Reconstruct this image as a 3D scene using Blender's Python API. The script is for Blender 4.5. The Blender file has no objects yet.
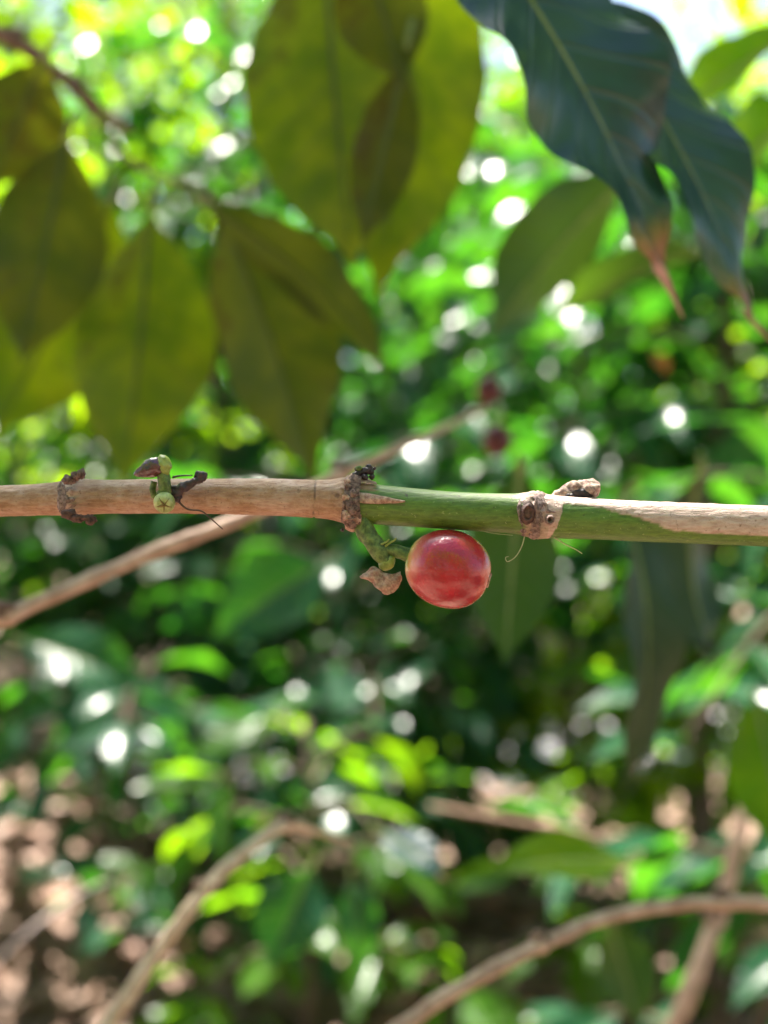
import bpy, math, random
import numpy as np
from mathutils import Vector, Matrix, noise

rng = np.random.default_rng(7)
random.seed(7)
scene = bpy.context.scene
COL = scene.collection
K = 0.178e-3            # metres per photo pixel in the plane of the branch
D0 = 0.22               # distance to that plane
KD = K / D0
CAM = np.array([0.0, 0.0, 1.1])
ORI = CAM + np.array([0.0, D0, 0.0])

def P(px, py, d):
    return CAM + np.array([(px - 384) * KD * d, d, (512 - py) * KD * d])
def L(px, py, dy=0.0):
    """point of the branch, in metres from the middle of the branch plane"""
    return np.array([(px - 384) * K, dy * K, (512 - py) * K])
def nrm(v):
    v = np.asarray(v, float)
    return v / np.maximum(np.linalg.norm(v, axis=-1, keepdims=True), 1e-12)

# ------------------------------------------------------------------ objects
def tag(o, label=None, cat=None, group=None, kind=None):
    if label: o['label'] = label
    if cat: o['category'] = cat
    if group: o['group'] = group
    if kind: o['kind'] = kind
    return o
def empty(name, loc, label=None, cat=None, group=None):
    o = bpy.data.objects.new(name, None); COL.objects.link(o)
    o.empty_display_size = 0.01
    o.location = [float(c) for c in loc]
    return tag(o, label, cat, group)
def mesh_obj(name, verts, faces, mat, parent=None, origin=None, uv=None, attrs=None, smooth=True):
    verts = np.asarray(verts, float)
    if origin is not None:
        verts = verts - np.asarray(origin)
    me = bpy.data.meshes.new(name)
    if isinstance(faces, np.ndarray):
        nf = len(faces); w = faces.shape[1]
        me.vertices.add(len(verts)); me.vertices.foreach_set('co', verts.ravel())
        me.loops.add(nf * w); me.loops.foreach_set('vertex_index', faces.ravel().astype(np.int32))
        me.polygons.add(nf)
        me.polygons.foreach_set('loop_start', np.arange(0, nf * w, w, dtype=np.int32))
        me.update(calc_edges=True)
    else:
        me.from_pydata(verts.tolist(), [], faces)
    if uv is not None:
        l = me.uv_layers.new(name='UVMap')
        idx = np.zeros(len(me.loops), np.int32); me.loops.foreach_get('vertex_index', idx)
        l.data.foreach_set('uv', np.asarray(uv, float)[idx].ravel())
    if attrs:
        for k, v in attrs.items():
            a = me.attributes.new(k, 'FLOAT', 'POINT'); a.data.foreach_set('value', np.asarray(v, float))
    if smooth:
        me.polygons.foreach_set('use_smooth', np.ones(len(me.polygons), bool))
    me.materials.append(mat)
    me.update()
    o = bpy.data.objects.new(name, me); COL.objects.link(o)
    if parent is not None:
        o.parent = parent
    elif origin is not None:
        o.location = [float(c) for c in origin]
    return o

# ------------------------------------------------------------------ shapes
def catmull(pts, n):
    pts = np.asarray(pts, float); m = len(pts)
    ext = np.vstack([2 * pts[0] - pts[1], pts, 2 * pts[-1] - pts[-2]])
    t = np.linspace(0, m - 1, n); i = np.minimum(t.astype(int), m - 2); f = (t - i)[:, None]
    a, b, c, d = ext[i], ext[i + 1], ext[i + 2], ext[i + 3]
    return 0.5 * (2 * b + (c - a) * f + (2 * a - 5 * b + 4 * c - d) * f ** 2 + (3 * b - 3 * c + d - a) * f ** 3)
def tube(path, rad, sides=12, wob=0.0, freq=1.0, seed=0, squash=1.0, capped=True):
    """swept tube, parallel-transport frame; rad per ring"""
    path = np.asarray(path, float); n = len(path); rad = np.broadcast_to(np.asarray(rad, float), (n,))
    T = nrm(np.gradient(path, axis=0))
    u = np.cross(T[0], [0, 0, 1.0]);
    if np.linalg.norm(u) < .1: u = np.cross(T[0], [0, 1.0, 0])
    u = nrm(u); V = np.zeros((n, sides, 3)); a = np.arange(sides) * 2 * math.pi / sides
    for i in range(n):
        u = nrm(u - T[i] * np.dot(u, T[i])); w = np.cross(T[i], u)
        r = np.full(sides, rad[i])
        ring = np.outer(np.cos(a) * r, u) + np.outer(np.sin(a) * r * squash, w)
        if wob:
            for j in range(sides):
                q = (path[i] + ring[j]) * freq
                ring[j] *= 1 + wob * noise.noise(Vector((q[0] + seed * 7.3, q[1], q[2])))
        V[i] = path[i] + ring
    V = V.reshape(-1, 3)
    i, j = np.meshgrid(np.arange(n - 1), np.arange(sides), indexing='ij'); j2 = (j + 1) % sides
    F = np.stack([i * sides + j, i * sides + j2, (i + 1) * sides + j2, (i + 1) * sides + j], -1).reshape(-1, 4)
    if capped:
        V = np.vstack([V, path[0], path[-1]]); c0, c1 = len(V) - 2, len(V) - 1
        k = np.arange(sides); k2 = (k + 1) % sides; b = (n - 1) * sides
        F = np.vstack([F, np.stack([k2, k, np.full(sides, c0), np.full(sides, c0)], -1),
                       np.stack([b + k, b + k2, np.full(sides, c1), np.full(sides, c1)], -1)])
    return V, F
def fix(F):
    return [list(f) if f[2] != f[3] else [f[0], f[1], f[2]] for f in np.asarray(F).tolist()]
def join(parts):
    V, F, o = [], [], 0
    for v, f in parts:
        V.append(np.asarray(v)); F.append(np.asarray(f) + o); o += len(v)
    return np.vstack(V), np.vstack(F)
def blob(c, r, seg=20, rings=14, amp=0.0, freq=1.0, seed=0, M=None, power=1.0):
    """lumpy ellipsoid, r = three radii, M optional 3x3"""
    V = []
    for i in range(rings + 1):
        th = math.pi * i / rings
        for j in range(seg):
            ph = 2 * math.pi * j / seg
            V.append((math.sin(th) * math.cos(ph), math.sin(th) * math.sin(ph), math.cos(th)))
    V = np.array(V)
    if amp:
        s = np.array([1 + amp * (noise.noise(Vector(v * freq + seed * 3.17)) + .5 * noise.noise(Vector(v * freq * 2.3 + seed))) for v in V])
        V = V * s[:, None]
    V = V * np.asarray(r)
    if M is not None: V = V @ np.asarray(M).T
    V = V + np.asarray(c)
    F = []
    for i in range(rings):
        for j in range(seg):
            F.append((i * seg + j, (i + 1) * seg + j, (i + 1) * seg + (j + 1) % seg, i * seg + (j + 1) % seg))
    return V, np.array(F)
WU = np.array([0, .04, .12, .25, .4, .55, .7, .82, .9, .95, 1.0])
WW = np.array([.03, .16, .46, .82, .99, .97, .77, .46, .2, .08, .012])
def leaves(P0, P1, N, W, nu=7, nv=5, arch=.08, fold=.35, wave=.04, quilt=0.0, nvein=9, seed=0):
    """batch of leaf blades: base, tip, upper-side normal, width -> verts, quads, uv"""
    r = np.random.default_rng(seed)
    P0 = np.atleast_2d(P0); P1 = np.atleast_2d(P1); N = np.atleast_2d(N); n = len(P0)
    W = np.broadcast_to(np.asarray(W, float), (n,)); arch = np.broadcast_to(np.asarray(arch, float), (n,))
    fold = np.broadcast_to(np.asarray(fold, float), (n,))
    A = P1 - P0; Ln = np.linalg.norm(A, axis=1); T = nrm(A)
    N = nrm(N - (N * T).sum(1, keepdims=True) * T); B = np.cross(T, N)
    u = np.linspace(0, 1, nu); v = np.linspace(-1, 1, nv); w = np.interp(u, WU, WW)
    ph = r.uniform(0, 6.28, (n, 1, 1)); ph2 = r.uniform(0, 6.28, (n, 1, 1)); fr = r.uniform(1.5, 3, (n, 1, 1))
    U, VV = np.meshgrid(u, v, indexing='ij'); Wg = w[:, None] * np.ones_like(VV)
    half = W[:, None, None] / 2
    lat = half * Wg * VV
    lift = half * Wg * np.abs(VV) * np.sin(fold)[:, None, None] + wave * W[:, None, None] * np.sin(6.283 * fr * U + np.where(VV > 0, ph, ph2)) * VV ** 2 * np.minimum(1, 4 * Wg)
    lift = lift + arch[:, None, None] * Ln[:, None, None] * 4 * U * (1 - U)
    if quilt:
        lift = lift + quilt * W[:, None, None] * np.abs(np.sin(math.pi * (U * nvein - np.abs(VV) * 1.6))) * np.minimum(1, 3 * np.abs(VV)) * Wg
    C = P0[:, None, None, :] + A[:, None, None, :] * U[None, :, :, None]
    V = C + B[:, None, None, :] * lat[..., None] + N[:, None, None, :] * lift[..., None]
    i, j = np.meshgrid(np.arange(nu - 1), np.arange(nv - 1), indexing='ij')
    q = np.stack([i * nv + j, i * nv + j + 1, (i + 1) * nv + j + 1, (i + 1) * nv + j], -1).reshape(-1, 4)
    F = (q[None] + (np.arange(n) * nu * nv)[:, None, None]).reshape(-1, 4)
    uv = np.broadcast_to(np.stack([U, VV * .5 + .5], -1)[None], (n, nu, nv, 2)).reshape(-1, 2)
    return V.reshape(-1, 3), F, uv

# ------------------------------------------------------------------ materials
class NT:
    def __init__(s, name):
        s.m = bpy.data.materials.new(name); s.m.use_nodes = True; s.t = s.m.node_tree
        s.t.nodes.clear(); s.out = s.t.nodes.new('ShaderNodeOutputMaterial')
    def n(s, ty, ins=None, **kw):
        nd = s.t.nodes.new('ShaderNode' + ty)
        for k, v in kw.items(): setattr(nd, k, v)
        for k, v in (ins or {}).items(): s.set(nd.inputs[k], v)
        return nd
    def set(s, sock, v):
        if isinstance(v, bpy.types.NodeSocket): s.t.links.new(v, sock)
        elif isinstance(v, (tuple, list)) and len(v) == 3 and sock.type == 'RGBA': sock.default_value = (*v, 1)
        else: sock.default_value = v
    def math(s, op, a, b=0.0, c=0.0, clamp=False):
        nd = s.n('Math', operation=op, use_clamp=clamp); s.set(nd.inputs[0], a); s.set(nd.inputs[1], b); s.set(nd.inputs[2], c)
        return nd.outputs[0]
    def mix(s, f, a, b, mode='MIX'):
        nd = s.n('MixRGB', blend_type=mode); s.set(nd.inputs[0], f); s.set(nd.inputs[1], a); s.set(nd.inputs[2], b)
        return nd.outputs[0]
    def noise(s, scale, detail=3, rough=.55, vec=None, sc=None):
        v = vec if vec is not None else s.n('TexCoord').outputs['Object']
        if sc:
            mp = s.n('Mapping', {'Vector': v, 'Scale': sc}); v = mp.outputs[0]
        return s.n('TexNoise', {'Vector': v, 'Scale': scale, 'Detail': detail, 'Roughness': rough}).outputs['Fac']
    def ramp(s, f, lo, hi, a=0.0, b=1.0):
        return s.n('MapRange', {'Value': f, 'From Min': lo, 'From Max': hi, 'To Min': a, 'To Max': b}, interpolation_type='SMOOTHSTEP').outputs[0]
    def bump(s, h, dist, strength=1.0, nrm=None):
        nd = s.n('Bump', {'Height': h, 'Distance': dist, 'Strength': strength})
        if nrm is not None: s.set(nd.inputs['Normal'], nrm)
        return nd.outputs[0]
    def attr(s, name):
        return s.n('Attribute', attribute_name=name).outputs['Fac']
    def pbr(s, col, rough=.5, spec=.5, normal=None, **kw):
        nd = s.n('BsdfPrincipled', {'Base Color': col, 'Roughness': rough, 'Specular IOR Level': spec})
        if normal is not None: s.set(nd.inputs['Normal'], normal)
        for k, v in kw.items(): s.set(nd.inputs[k.replace('_', ' ')], v)
        return nd.outputs[0]
    def done(s, sh):
        s.t.links.new(sh, s.out.inputs[0]); return s.m

def leaf_mat(name, top, top2, trans, trans2, tw=.45, rough=.3, spec=.5, vein=(.2, .26, .12), spots=0.0, nv=9, vs=1.0, tip=0.0):
    t = NT(name)
    uv = t.n('UVMap').outputs[0]
    sp = t.n('SeparateXYZ', {0: uv}); u = sp.outputs[0]
    v = t.math('ABSOLUTE', t.math('MULTIPLY_ADD', sp.outputs[1], 2.0, -1.0))
    mid = t.ramp(v, .0, .055, 1, 0)
    ph = t.math('FRACT', t.math('SUBTRACT', t.math('MULTIPLY', u, float(nv)), t.math('MULTIPLY', v, 1.6)))
    lat = t.ramp(t.math('ABSOLUTE', t.math('SUBTRACT', ph, .5)), .40, .5)
    vn = t.math('MAXIMUM', mid, t.math('MULTIPLY', lat, .45))
    rnd = t.n('NewGeometry').outputs['Random Per Island']
    nz = t.noise(45, 4)
    f = t.math('MULTIPLY_ADD', t.ramp(nz, .32, .68), .65, t.math('MULTIPLY', rnd, .35), clamp=True)
    c = t.mix(f, top, top2); tr = t.mix(f, trans, trans2)
    c = t.mix(t.math('MULTIPLY', vn, .8 * vs), c, vein)
    tr = t.mix(t.math('MULTIPLY', vn, .5 * vs, clamp=True), tr, tuple(x * .55 for x in trans))
    if spots:
        sm = t.ramp(t.noise(26, 5, .7), .60, .68, 0, spots)
        c = t.mix(sm, c, (.09, .04, .015)); tr = t.mix(sm, tr, (.05, .02, .003))
    if tip:
        tn = t.math('MULTIPLY_ADD', t.noise(160, 4), .10, u)
        c = t.mix(t.ramp(tn, tip - .03, tip + .05), c, (.16, .13, .03)); tr = t.mix(t.ramp(tn, tip, tip + .06), tr, (.12, .05, .01))
        c = t.mix(t.ramp(tn, tip + .02, tip + .09), c, (.20, .095, .07))
    b = t.bump(t.math('ADD', t.math('MULTIPLY', lat, -.7), t.math('MULTIPLY', t.noise(220, 2), .5)), .0012, .5)
    a = t.pbr(c, rough, spec, b)
    tl = t.n('BsdfTranslucent', {'Color': tr}).outputs[0]
    ms = t.n('MixShader', {0: tw}); t.t.links.new(a, ms.inputs[1]); t.t.links.new(tl, ms.inputs[2])
    return t.done(ms.outputs[0])

def plain(name, c1, c2, scale, rough=.6, spec=.4, bump=0.0, bdist=.0005, sc=None, **kw):
    t = NT(name); nz = t.noise(scale, 5, .65, sc=sc)
    col = t.mix(t.ramp(nz, .3, .7), c1, c2)
    nb = t.bump(nz, bdist, bump) if bump else None
    return t.done(t.pbr(col, rough, spec, nb, **kw))

def stem_mat():
    t = NT('bark_and_green_skin')
    streak = t.noise(1.0, 4, .6, sc=(500, 1900, 1900)); fine = t.noise(4200, 3, .6); blot = t.noise(330, 4, .6)
    bark = t.mix(t.ramp(streak, .28, .75), (.25, .115, .058), (.42, .235, .14))
    bark = t.mix(t.ramp(blot, .45, .72, 0, .55), bark, (.48, .32, .25))
    bark = t.mix(t.attr('pink'), bark, t.mix(t.ramp(streak, .25, .7), (.42, .25, .20), (.58, .41, .35)))
    spk = t.ramp(t.noise(1500, 3, .6), .60, .72, 0, .75)
    bark = t.mix(spk, bark, (.17, .085, .05))
    bark = t.mix(t.ramp(fine, .6, .8, 0, .5), bark, (.6, .46, .36))
    gr = t.mix(t.ramp(streak, .3, .7), (.06, .105, .011), (.125, .20, .025))
    gr = t.mix(t.ramp(blot, .4, .7, 0, .6), gr, (.10, .18, .035))
    gr = t.mix(t.ramp(t.noise(1900, 2), .66, .72, 0, .55), gr, (.30, .34, .14))
    gr = t.mix(t.ramp(t.noise(900, 4), .66, .72, 0, .8), gr, (.05, .035, .015))
    g = t.attr('green'); dk = t.attr('dark')
    col = t.mix(g, bark, gr)
    col = t.mix(t.math('MULTIPLY', dk, .85), col, (.075, .035, .025))
    hb = t.math('MULTIPLY', t.math('ADD', t.math('MULTIPLY', streak, 1.0), t.math('MULTIPLY', fine, .5)), t.math('MULTIPLY_ADD', g, -.6, 1.0))
    return t.done(t.pbr(col, t.math('MULTIPLY_ADD', g, -.17, .58), .45, t.bump(hb, .00028, .8)))

def cherry_mat():
    t = NT('ripe_cherry_skin')
    a = t.attr('along'); streak = t.noise(1.0, 4, .6, sc=(170, 600, 600)); fine = t.noise(2600, 3, .6); blot = t.noise(230, 4, .55)
    c = t.mix(t.ramp(blot, .3, .7), (.29, .002, .011), (.43, .007, .019))
    c = t.mix(t.ramp(streak, .48, .78, 0, .28), c, (.50, .04, .045))
    c = t.mix(t.ramp(fine, .62, .75, 0, .35), c, (.7, .16, .13))
    base = t.math('ADD', a, t.math('MULTIPLY_ADD', blot, .25, -.12))
    c = t.mix(t.ramp(base, .26, .05), c, (.66, .22, .16)); c = t.mix(t.ramp(base, .12, .02), c, (.62, .34, .12))  # pale stalk end: real ripening tone, enlarged in place of a highlight
    c = t.mix(t.ramp(base, .05, .01), c, (.36, .36, .07))
    c = t.mix(t.ramp(base, .86, 1.0, 0, .5), c, (.70, .17, .10))
    c = t.mix(t.ramp(t.noise(1500, 2), .70, .73, 0, .7), c, (.16, .03, .015))
    n1 = t.bump(t.noise(480, 3, .6), .0006, .32); n2 = t.bump(fine, .00010, .7, n1)
    return t.done(t.pbr(c, t.ramp(blot, .35, .7, .20, .30), .42, n2, Coat_Weight=.6, Coat_Roughness=.06, Subsurface_Weight=.05, Subsurface_Radius=(.004, .001, .0006), Subsurface_Scale=.6))

def ground_mat(name, cs, scale):
    t = NT(name); a = t.noise(scale, 6, .65); b = t.noise(scale * 9, 5, .7)
    c = t.mix(t.ramp(a, .35, .65), cs[0], cs[1]); c = t.mix(t.ramp(b, .45, .7, 0, .7), c, cs[2])
    return t.done(t.pbr(c, .9, .2, t.bump(b, .02, .7)))

M = {}
M['stem'] = stem_mat(); M['cherry'] = cherry_mat()
M['node'] = plain('node_bark', (.06, .03, .028), (.30, .18, .15), 1500, .75, .3, 1.0, .0004)
M['dark'] = plain('dried_black', (.012, .006, .008), (.06, .025, .028), 1400, .42, .5, .8, .0003)
M['scar'] = plain('scar_bark', (.09, .05, .045), (.35, .235, .21), 1700, .7, .3, 1.0, .0003)
M['scar_dark'] = plain('dark_scar', (.045, .02, .018), (.15, .07, .055), 1500, .65, .35, 1.0, .0003)
M['pit'] = plain('scar_pit', (.03, .014, .012), (.12, .06, .05), 2500, .8, .2)
M['flake'] = plain('dry_flake', (.24, .11, .08), (.58, .37, .29), 1300, .7, .3, 1.0, .0004)
M['stub'] = plain('woody_stub', (.20, .10, .085), (.62, .44, .36), 1200, .75, .3, 1.0, .0005)
M['stalk'] = plain('green_stalk', (.035, .06, .012), (.17, .22, .05), 900, .5, .45, .8, .0003)
M['calyx'] = plain('calyx_green', (.12, .16, .02), (.34, .36, .08), 600, .4, .5, .4, .0002)
M['bud'] = plain('purple_bud', (.02, .004, .007), (.13, .025, .03), 500, .22, .6, .3, .0002, Coat_Weight=.6, Coat_Roughness=.1)
M['palebud'] = plain('pale_bud', (.16, .19, .04), (.52, .52, .22), 520, .4, .5, .3, .0002)
M['star'] = plain('star_groove', (.12, .07, .02), (.22, .13, .04), 1500, .6, .3)
M['fibre'] = plain('fibre', (.36, .32, .18), (.5, .45, .28), 1500, .6, .3)
M['fibre_dark'] = plain('dark_fibre', (.05, .03, .02), (.09, .05, .03), 1500, .6, .3)
M['twig'] = plain('twig_bark', (.30, .17, .12), (.52, .35, .27), 160, .7, .3, .8, .001, sc=(1, 1, 1))
M['twig_lit'] = plain('twig_lit_bark', (.42, .27, .18), (.62, .46, .34), 160, .7, .3, .8, .001)  # lighter copy of the twig bark, sunlight put into the colour
M['twig_grey'] = plain('twig_grey_bark', (.22, .16, .15), (.40, .32, .30), 160, .75, .3, .8, .001)
M['twig_dark'] = plain('twig_dark_bark', (.10, .055, .04), (.24, .14, .10), 160, .75, .3, .8, .001)
M['trunk'] = plain('trunk_bark', (.12, .085, .06), (.32, .25, .19), 30, .85, .3, 1.0, .006)
M['drycherry'] = plain('dark_cherry', (.05, .003, .005), (.11, .006, .009), 150, .35, .5)
M['drytip'] = plain('dry_leaf_tip', (.20, .09, .07), (.42, .24, .20), 90, .7, .3, .5, .001)
M['shrub_bark'] = plain('shrub_bark', (.05, .035, .025), (.13, .095, .07), 40, .85, .2, 1.0, .004)
M['petiole'] = plain('petiole_green', (.12, .16, .03), (.22, .26, .07), 150, .5, .4)
M['olive_rib'] = plain('olive_midrib', (.05, .07, .01), (.07, .09, .012), 150, .6, .3)
M['olive'] = leaf_mat('leaf_backlit_olive', (.05, .085, .006), (.075, .10, .008), (.085, .185, .002), (.38, .46, .003), .62, .45, .3, vein=(.13, .15, .03), spots=.5, vs=1.5)
M['olive_dark'] = leaf_mat('leaf_backlit_dull', (.045, .065, .006), (.065, .08, .008), (.05, .09, .002), (.18, .19, .003), .57, .45, .3, vein=(.10, .11, .03), spots=.5, vs=1.4)
M['blue'] = leaf_mat('leaf_dark_glossy', (.008, .036, .040), (.015, .048, .048), (.03, .10, .02), (.04, .12, .02), .08, .34, .55, vein=(.13, .21, .18), vs=.45, tip=.93)
M['tree'] = leaf_mat('leaf_shrub', (.007, .040, .003), (.018, .068, .005), (.14, .40, .004), (.30, .52, .006), .46, .25, .14)
M['mid'] = leaf_mat('leaf_dull_green', (.03, .08, .008), (.04, .10, .008), (.045, .10, .003), (.06, .12, .003), .4, .4, .35, vein=(.09, .14, .04))
M['deep'] = leaf_mat('leaf_shrub_deep', (.004, .034, .022), (.008, .054, .026), (.03, .22, .012), (.12, .38, .008), .32, .25, .17)
M['lime'] = leaf_mat('leaf_young', (.03, .10, .004), (.07, .13, .006), (.18, .44, .004), (.40, .58, .006), .54, .25, .18)
M['litter'] = leaf_mat('leaf_fallen', (.15, .075, .048), (.36, .22, .165), (.20, .10, .04), (.3, .17, .07), .15, .6, .4, vein=(.4, .27, .2))
M['shade'] = leaf_mat('leaf_shaded_green', (.022, .045, .02), (.035, .06, .028), (.03, .07, .01), (.04, .08, .01), .12, .45, .35, vein=(.07, .10, .05))  # darkened leaf copy, shade put into its colour
M['rust'] = leaf_mat('leaf_rusty', (.20, .06, .01), (.30, .10, .02), (.4, .13, .01), (.5, .2, .02), .4, .5, .4)

# ------------------------------------------------------------------ world, sun, camera
SUN_AZ, SUN_EL = math.radians(-22), math.radians(63)     # azimuth from +Y towards +X
world = bpy.data.worlds.new("World"); scene.world = world; world.use_nodes = True
wt = world.node_tree; bg = wt.nodes['Background']
sky = wt.nodes.new('ShaderNodeTexSky'); sky.sky_type = 'NISHITA'; sky.sun_disc = False
sky.sun_elevation = SUN_EL; sky.sun_rotation = SUN_AZ; sky.air_density = 1.0; sky.dust_density = 1.5
wt.links.new(sky.outputs[0], bg.inputs[0]); bg.inputs[1].default_value = 0.05
sd = bpy.data.lights.new('sun', 'SUN'); sd.energy = 5.0; sd.angle = math.radians(.5); sd.color = (1, .94, .84)
so = bpy.data.objects.new('sun', sd); COL.objects.link(so); so.location = (0, 0, 8)
sdir = Vector((math.sin(SUN_AZ) * math.cos(SUN_EL), math.cos(SUN_AZ) * math.cos(SUN_EL), math.sin(SUN_EL)))
so.rotation_euler = sdir.to_track_quat('Z', 'Y').to_euler()
SD = np.array(sdir)

cd = bpy.data.cameras.new('camera'); cam = bpy.data.objects.new('camera', cd); COL.objects.link(cam)
cam.location = CAM.tolist(); cam.rotation_euler = (math.radians(90), 0, 0)
cd.sensor_fit = 'VERTICAL'; cd.sensor_height = 36; cd.lens = 18 / (512 * KD)
cd.clip_start = .005; cd.clip_end = 500
cd.dof.use_dof = True; cd.dof.focus_distance = D0 - .002; cd.dof.aperture_fstop = cd.lens / 1000 / .0045
scene.camera = cam
scene.view_settings.view_transform = 'Standard'; scene.view_settings.look = 'None'
scene.view_settings.exposure = 2.85; scene.view_settings.gamma = 1
cy = scene.cycles
cy.max_bounces = 7; cy.diffuse_bounces = 3; cy.glossy_bounces = 3; cy.transmission_bounces = 5; cy.transparent_max_bounces = 4
cy.sample_clamp_indirect = 6; cy.sample_clamp_direct = 0; cy.blur_glossy = .5; cy.use_adaptive_sampling = False
cy.use_denoising = True; cy.denoiser = 'OPENIMAGEDENOISE'

# ------------------------------------------------------------------ coffee branch
branch = empty('coffee_branch', ORI, 'thick coffee branch crossing the whole picture, tan bark turning green past its knotty middle', 'branch')
def bpart(name, vf, mat, parent=branch, attrs=None, label=None):
    v, f = vf
    o = mesh_obj(name, v, fix(f), mat, parent, attrs=attrs)
    if label: o['label'] = label
    return o

cx = np.array([-80, 0, 40, 70, 100, 150, 240, 320, 345, 362, 400, 450, 510, 535, 560, 600, 640, 768, 860])
czp = np.array([503, 500.5, 499, 497, 496.5, 496, 496.5, 499, 500.5, 503, 506.5, 510.5, 513.5, 515, 517.5, 519.5, 521.5, 526.5, 530])
crr = np.array([16, 16.3, 17, 19.5, 17.6, 18, 18.7, 20, 23.5, 21.5, 20.3, 19.6, 20.6, 23.5, 21.5, 20.8, 20.6, 20.6, 21])
cyy = np.interp(cx, [-80, 384, 860], [38, 0, -26])
NR, NS = 620, 72
tt = np.linspace(0, len(cx) - 1, NR)
sp = catmull(np.stack([cx, czp, crr, cyy], 1), NR)
sx, sz, sr, sy = sp.T
V = np.zeros((NR, NS, 3)); G = np.zeros((NR, NS)); DK = np.zeros((NR, NS)); PK = np.zeros((NR, NS))
def sst(x, a, b):
    t = min(1, max(0, (x - a) / (b - a))); return t * t * (3 - 2 * t)
for i in range(NR):
    for j in range(NS):
        a = 2 * math.pi * j / NS
        cyj, czj = -math.cos(a), math.sin(a)          # front (towards camera) at a=0
        x = sx[i]; r = sr[i] * .965
        n1 = noise.noise(Vector((x * .02, cyj * 2.2, czj * 2.2)))
        n2 = noise.noise(Vector((x * .07, cyj * 7, czj * 7)))
        n3 = noise.noise(Vector((x * .25, cyj * 9, czj * 9 + 5)))
        dpy = -czj * r                                # px below the axis
        isbark = 1.0 if x < 352 else 0.0
        # green skin: all round between the two knots, then under a slanting edge of bark
        if x < 545:
            g = sst(x, 352 + 6 * n2, 360 + 6 * n2)
            g *= 1 - sst(x, 517 + 5 * n2, 524 + 5 * n2) * (1 - .25 * sst(dpy, 6, 14))
            # bark tongue at the top just after the knot
            g *= 1 - sst(378 + 8 * n2 - x, 0, 5) * sst(-dpy, 11, 15)
        else:
            edge = np.interp(x, [545, 553, 560, 600, 625, 642, 662, 690, 770, 870], [26, 10, -14, -11, -6, 0, 6.5, 8.5, 9.5, 10])
            g = sst(dpy - edge + 1.6 * n2 + 1.5 * n3, -1.2, 1.2)
        dk = 0.0
        # ring crack on the tan bark and on the pale bark
        dk = max(dk, .9 * (1 - sst(abs(x - 315 - .8 * n2 + dpy * .06), .25, 1.0)) * sst(n1 + .6, 0, .3))
        dk = max(dk, .8 * (1 - sst(abs(x - 738 - .8 * n3), .2, .9)) * sst(-dpy, -6, -2))
        # dark stain on the tan bark just before the middle knot
        dk = max(dk, .75 * (1 - sst(math.hypot(x - 338.5, dpy + 5) + 2.2 * n3, 1.2, 4)) * (1 if cyj < 0 else 0))
        # scar line running on to the green from the middle knot
        if x > 362 and x < 405:
            w = np.interp(x, [362, 372, 403], [5, 3, .8])
            dk = max(dk, .7 * (1 - sst(abs(dpy + 5 - (x - 362) * .09) + 1.3 * n3, w * .4, w)) * (1 if cyj < 0 else 0))
        knot = max(math.exp(-((x - 350) / 6.5) ** 2), .9 * math.exp(-((x - 533) / 7.5) ** 2), .75 * math.exp(-((x - 71) / 5) ** 2))
        dk = max(dk, .55 * knot * sst(n3 + n2 + .25, 0, .5))
        pk = sst(x, 500, 550); pk = max(pk, .35 * sst(n1, 0, .4))
        pk = max(pk, .8 * math.exp(-((x - 64) / 9) ** 2))
        br = 1 - g
        rr = r * (1 + .018 * n1 + br * (.022 * n2 + .010 * n3) + .006 * n2)
        rr += knot * (2.6 * n2 + 2.4 * n3) + br * (.55 if x > 552 else .2)
        rr -= 1.1 * (1 - sst(abs(x - 315 + dpy * .06), .3, 1.2))
        V[i, j] = L(x, sz[i] - czj * rr, sy[i] + cyj * rr)
        G[i, j] = g; DK[i, j] = dk; PK[i, j] = pk
ii, jj = np.meshgrid(np.arange(NR - 1), np.arange(NS), indexing='ij'); j2 = (jj + 1) % NS
F = np.stack([ii * NS + jj, (ii + 1) * NS + jj, (ii + 1) * NS + j2, ii * NS + j2], -1).reshape(-1, 4)
mesh_obj('stem', V.reshape(-1, 3), F, M['stem'], branch, attrs={'green': G.ravel(), 'dark': DK.ravel(), 'pink': PK.ravel()})

def axis_frame(d):
    d = nrm(np.asarray(d, float)); u = np.cross(d, [0, 1, .01]); u = nrm(u); return np.stack([u, np.cross(d, u), d], 1)   # columns, z = d

# knots: rough collars standing proud of the stem
def collar(x, r0, wpx, amp, seed, lean=0.0, zc=None, yc=0.0):
    zc = np.interp(x, cx, czp) if zc is None else zc
    yc = np.interp(x, cx, cyy)
    n, m = 64, 18; V = []
    for i in range(n):
        a = 2 * math.pi * i / n; cyj, czj = -math.cos(a), math.sin(a)
        for j in range(m):
            b = 2 * math.pi * j / m
            q = Vector((math.cos(b) * 1.3, cyj * 2.6 + seed, czj * 2.6)); k = 1 + amp * noise.noise(q) + amp * .8 * noise.noise(q * 2.7)
            rr = r0 * 1.0 + 2.6 * math.sin(b) * k + amp * 3 * noise.noise(Vector((cyj * 3, czj * 3, seed * 2.0)))
            xx = x + wpx * math.cos(b) * k + lean * czj + amp * 4.0 * noise.noise(Vector((cyj * 2, czj * 2, seed + 9.0)))
            V.append(L(xx, zc - czj * rr, yc + cyj * rr))
    i, j = np.meshgrid(np.arange(n), np.arange(m), indexing='ij'); i2 = (i + 1) % n; jn = (j + 1) % m
    return np.array(V), np.stack([i * m + j, i * m + jn, i2 * m + jn, i2 * m + j], -1).reshape(-1, 4)
bpart('node_ring', collar(351, 21.4, 4.4, .75, 1.0, -1.5), M['node'], label='shaggy dark brown ring of dry stipule remains at the middle knot')
bpart('node_ring', collar(356.5, 19.8, 2.6, .7, 2.0, 1.0), M['node'])
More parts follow.
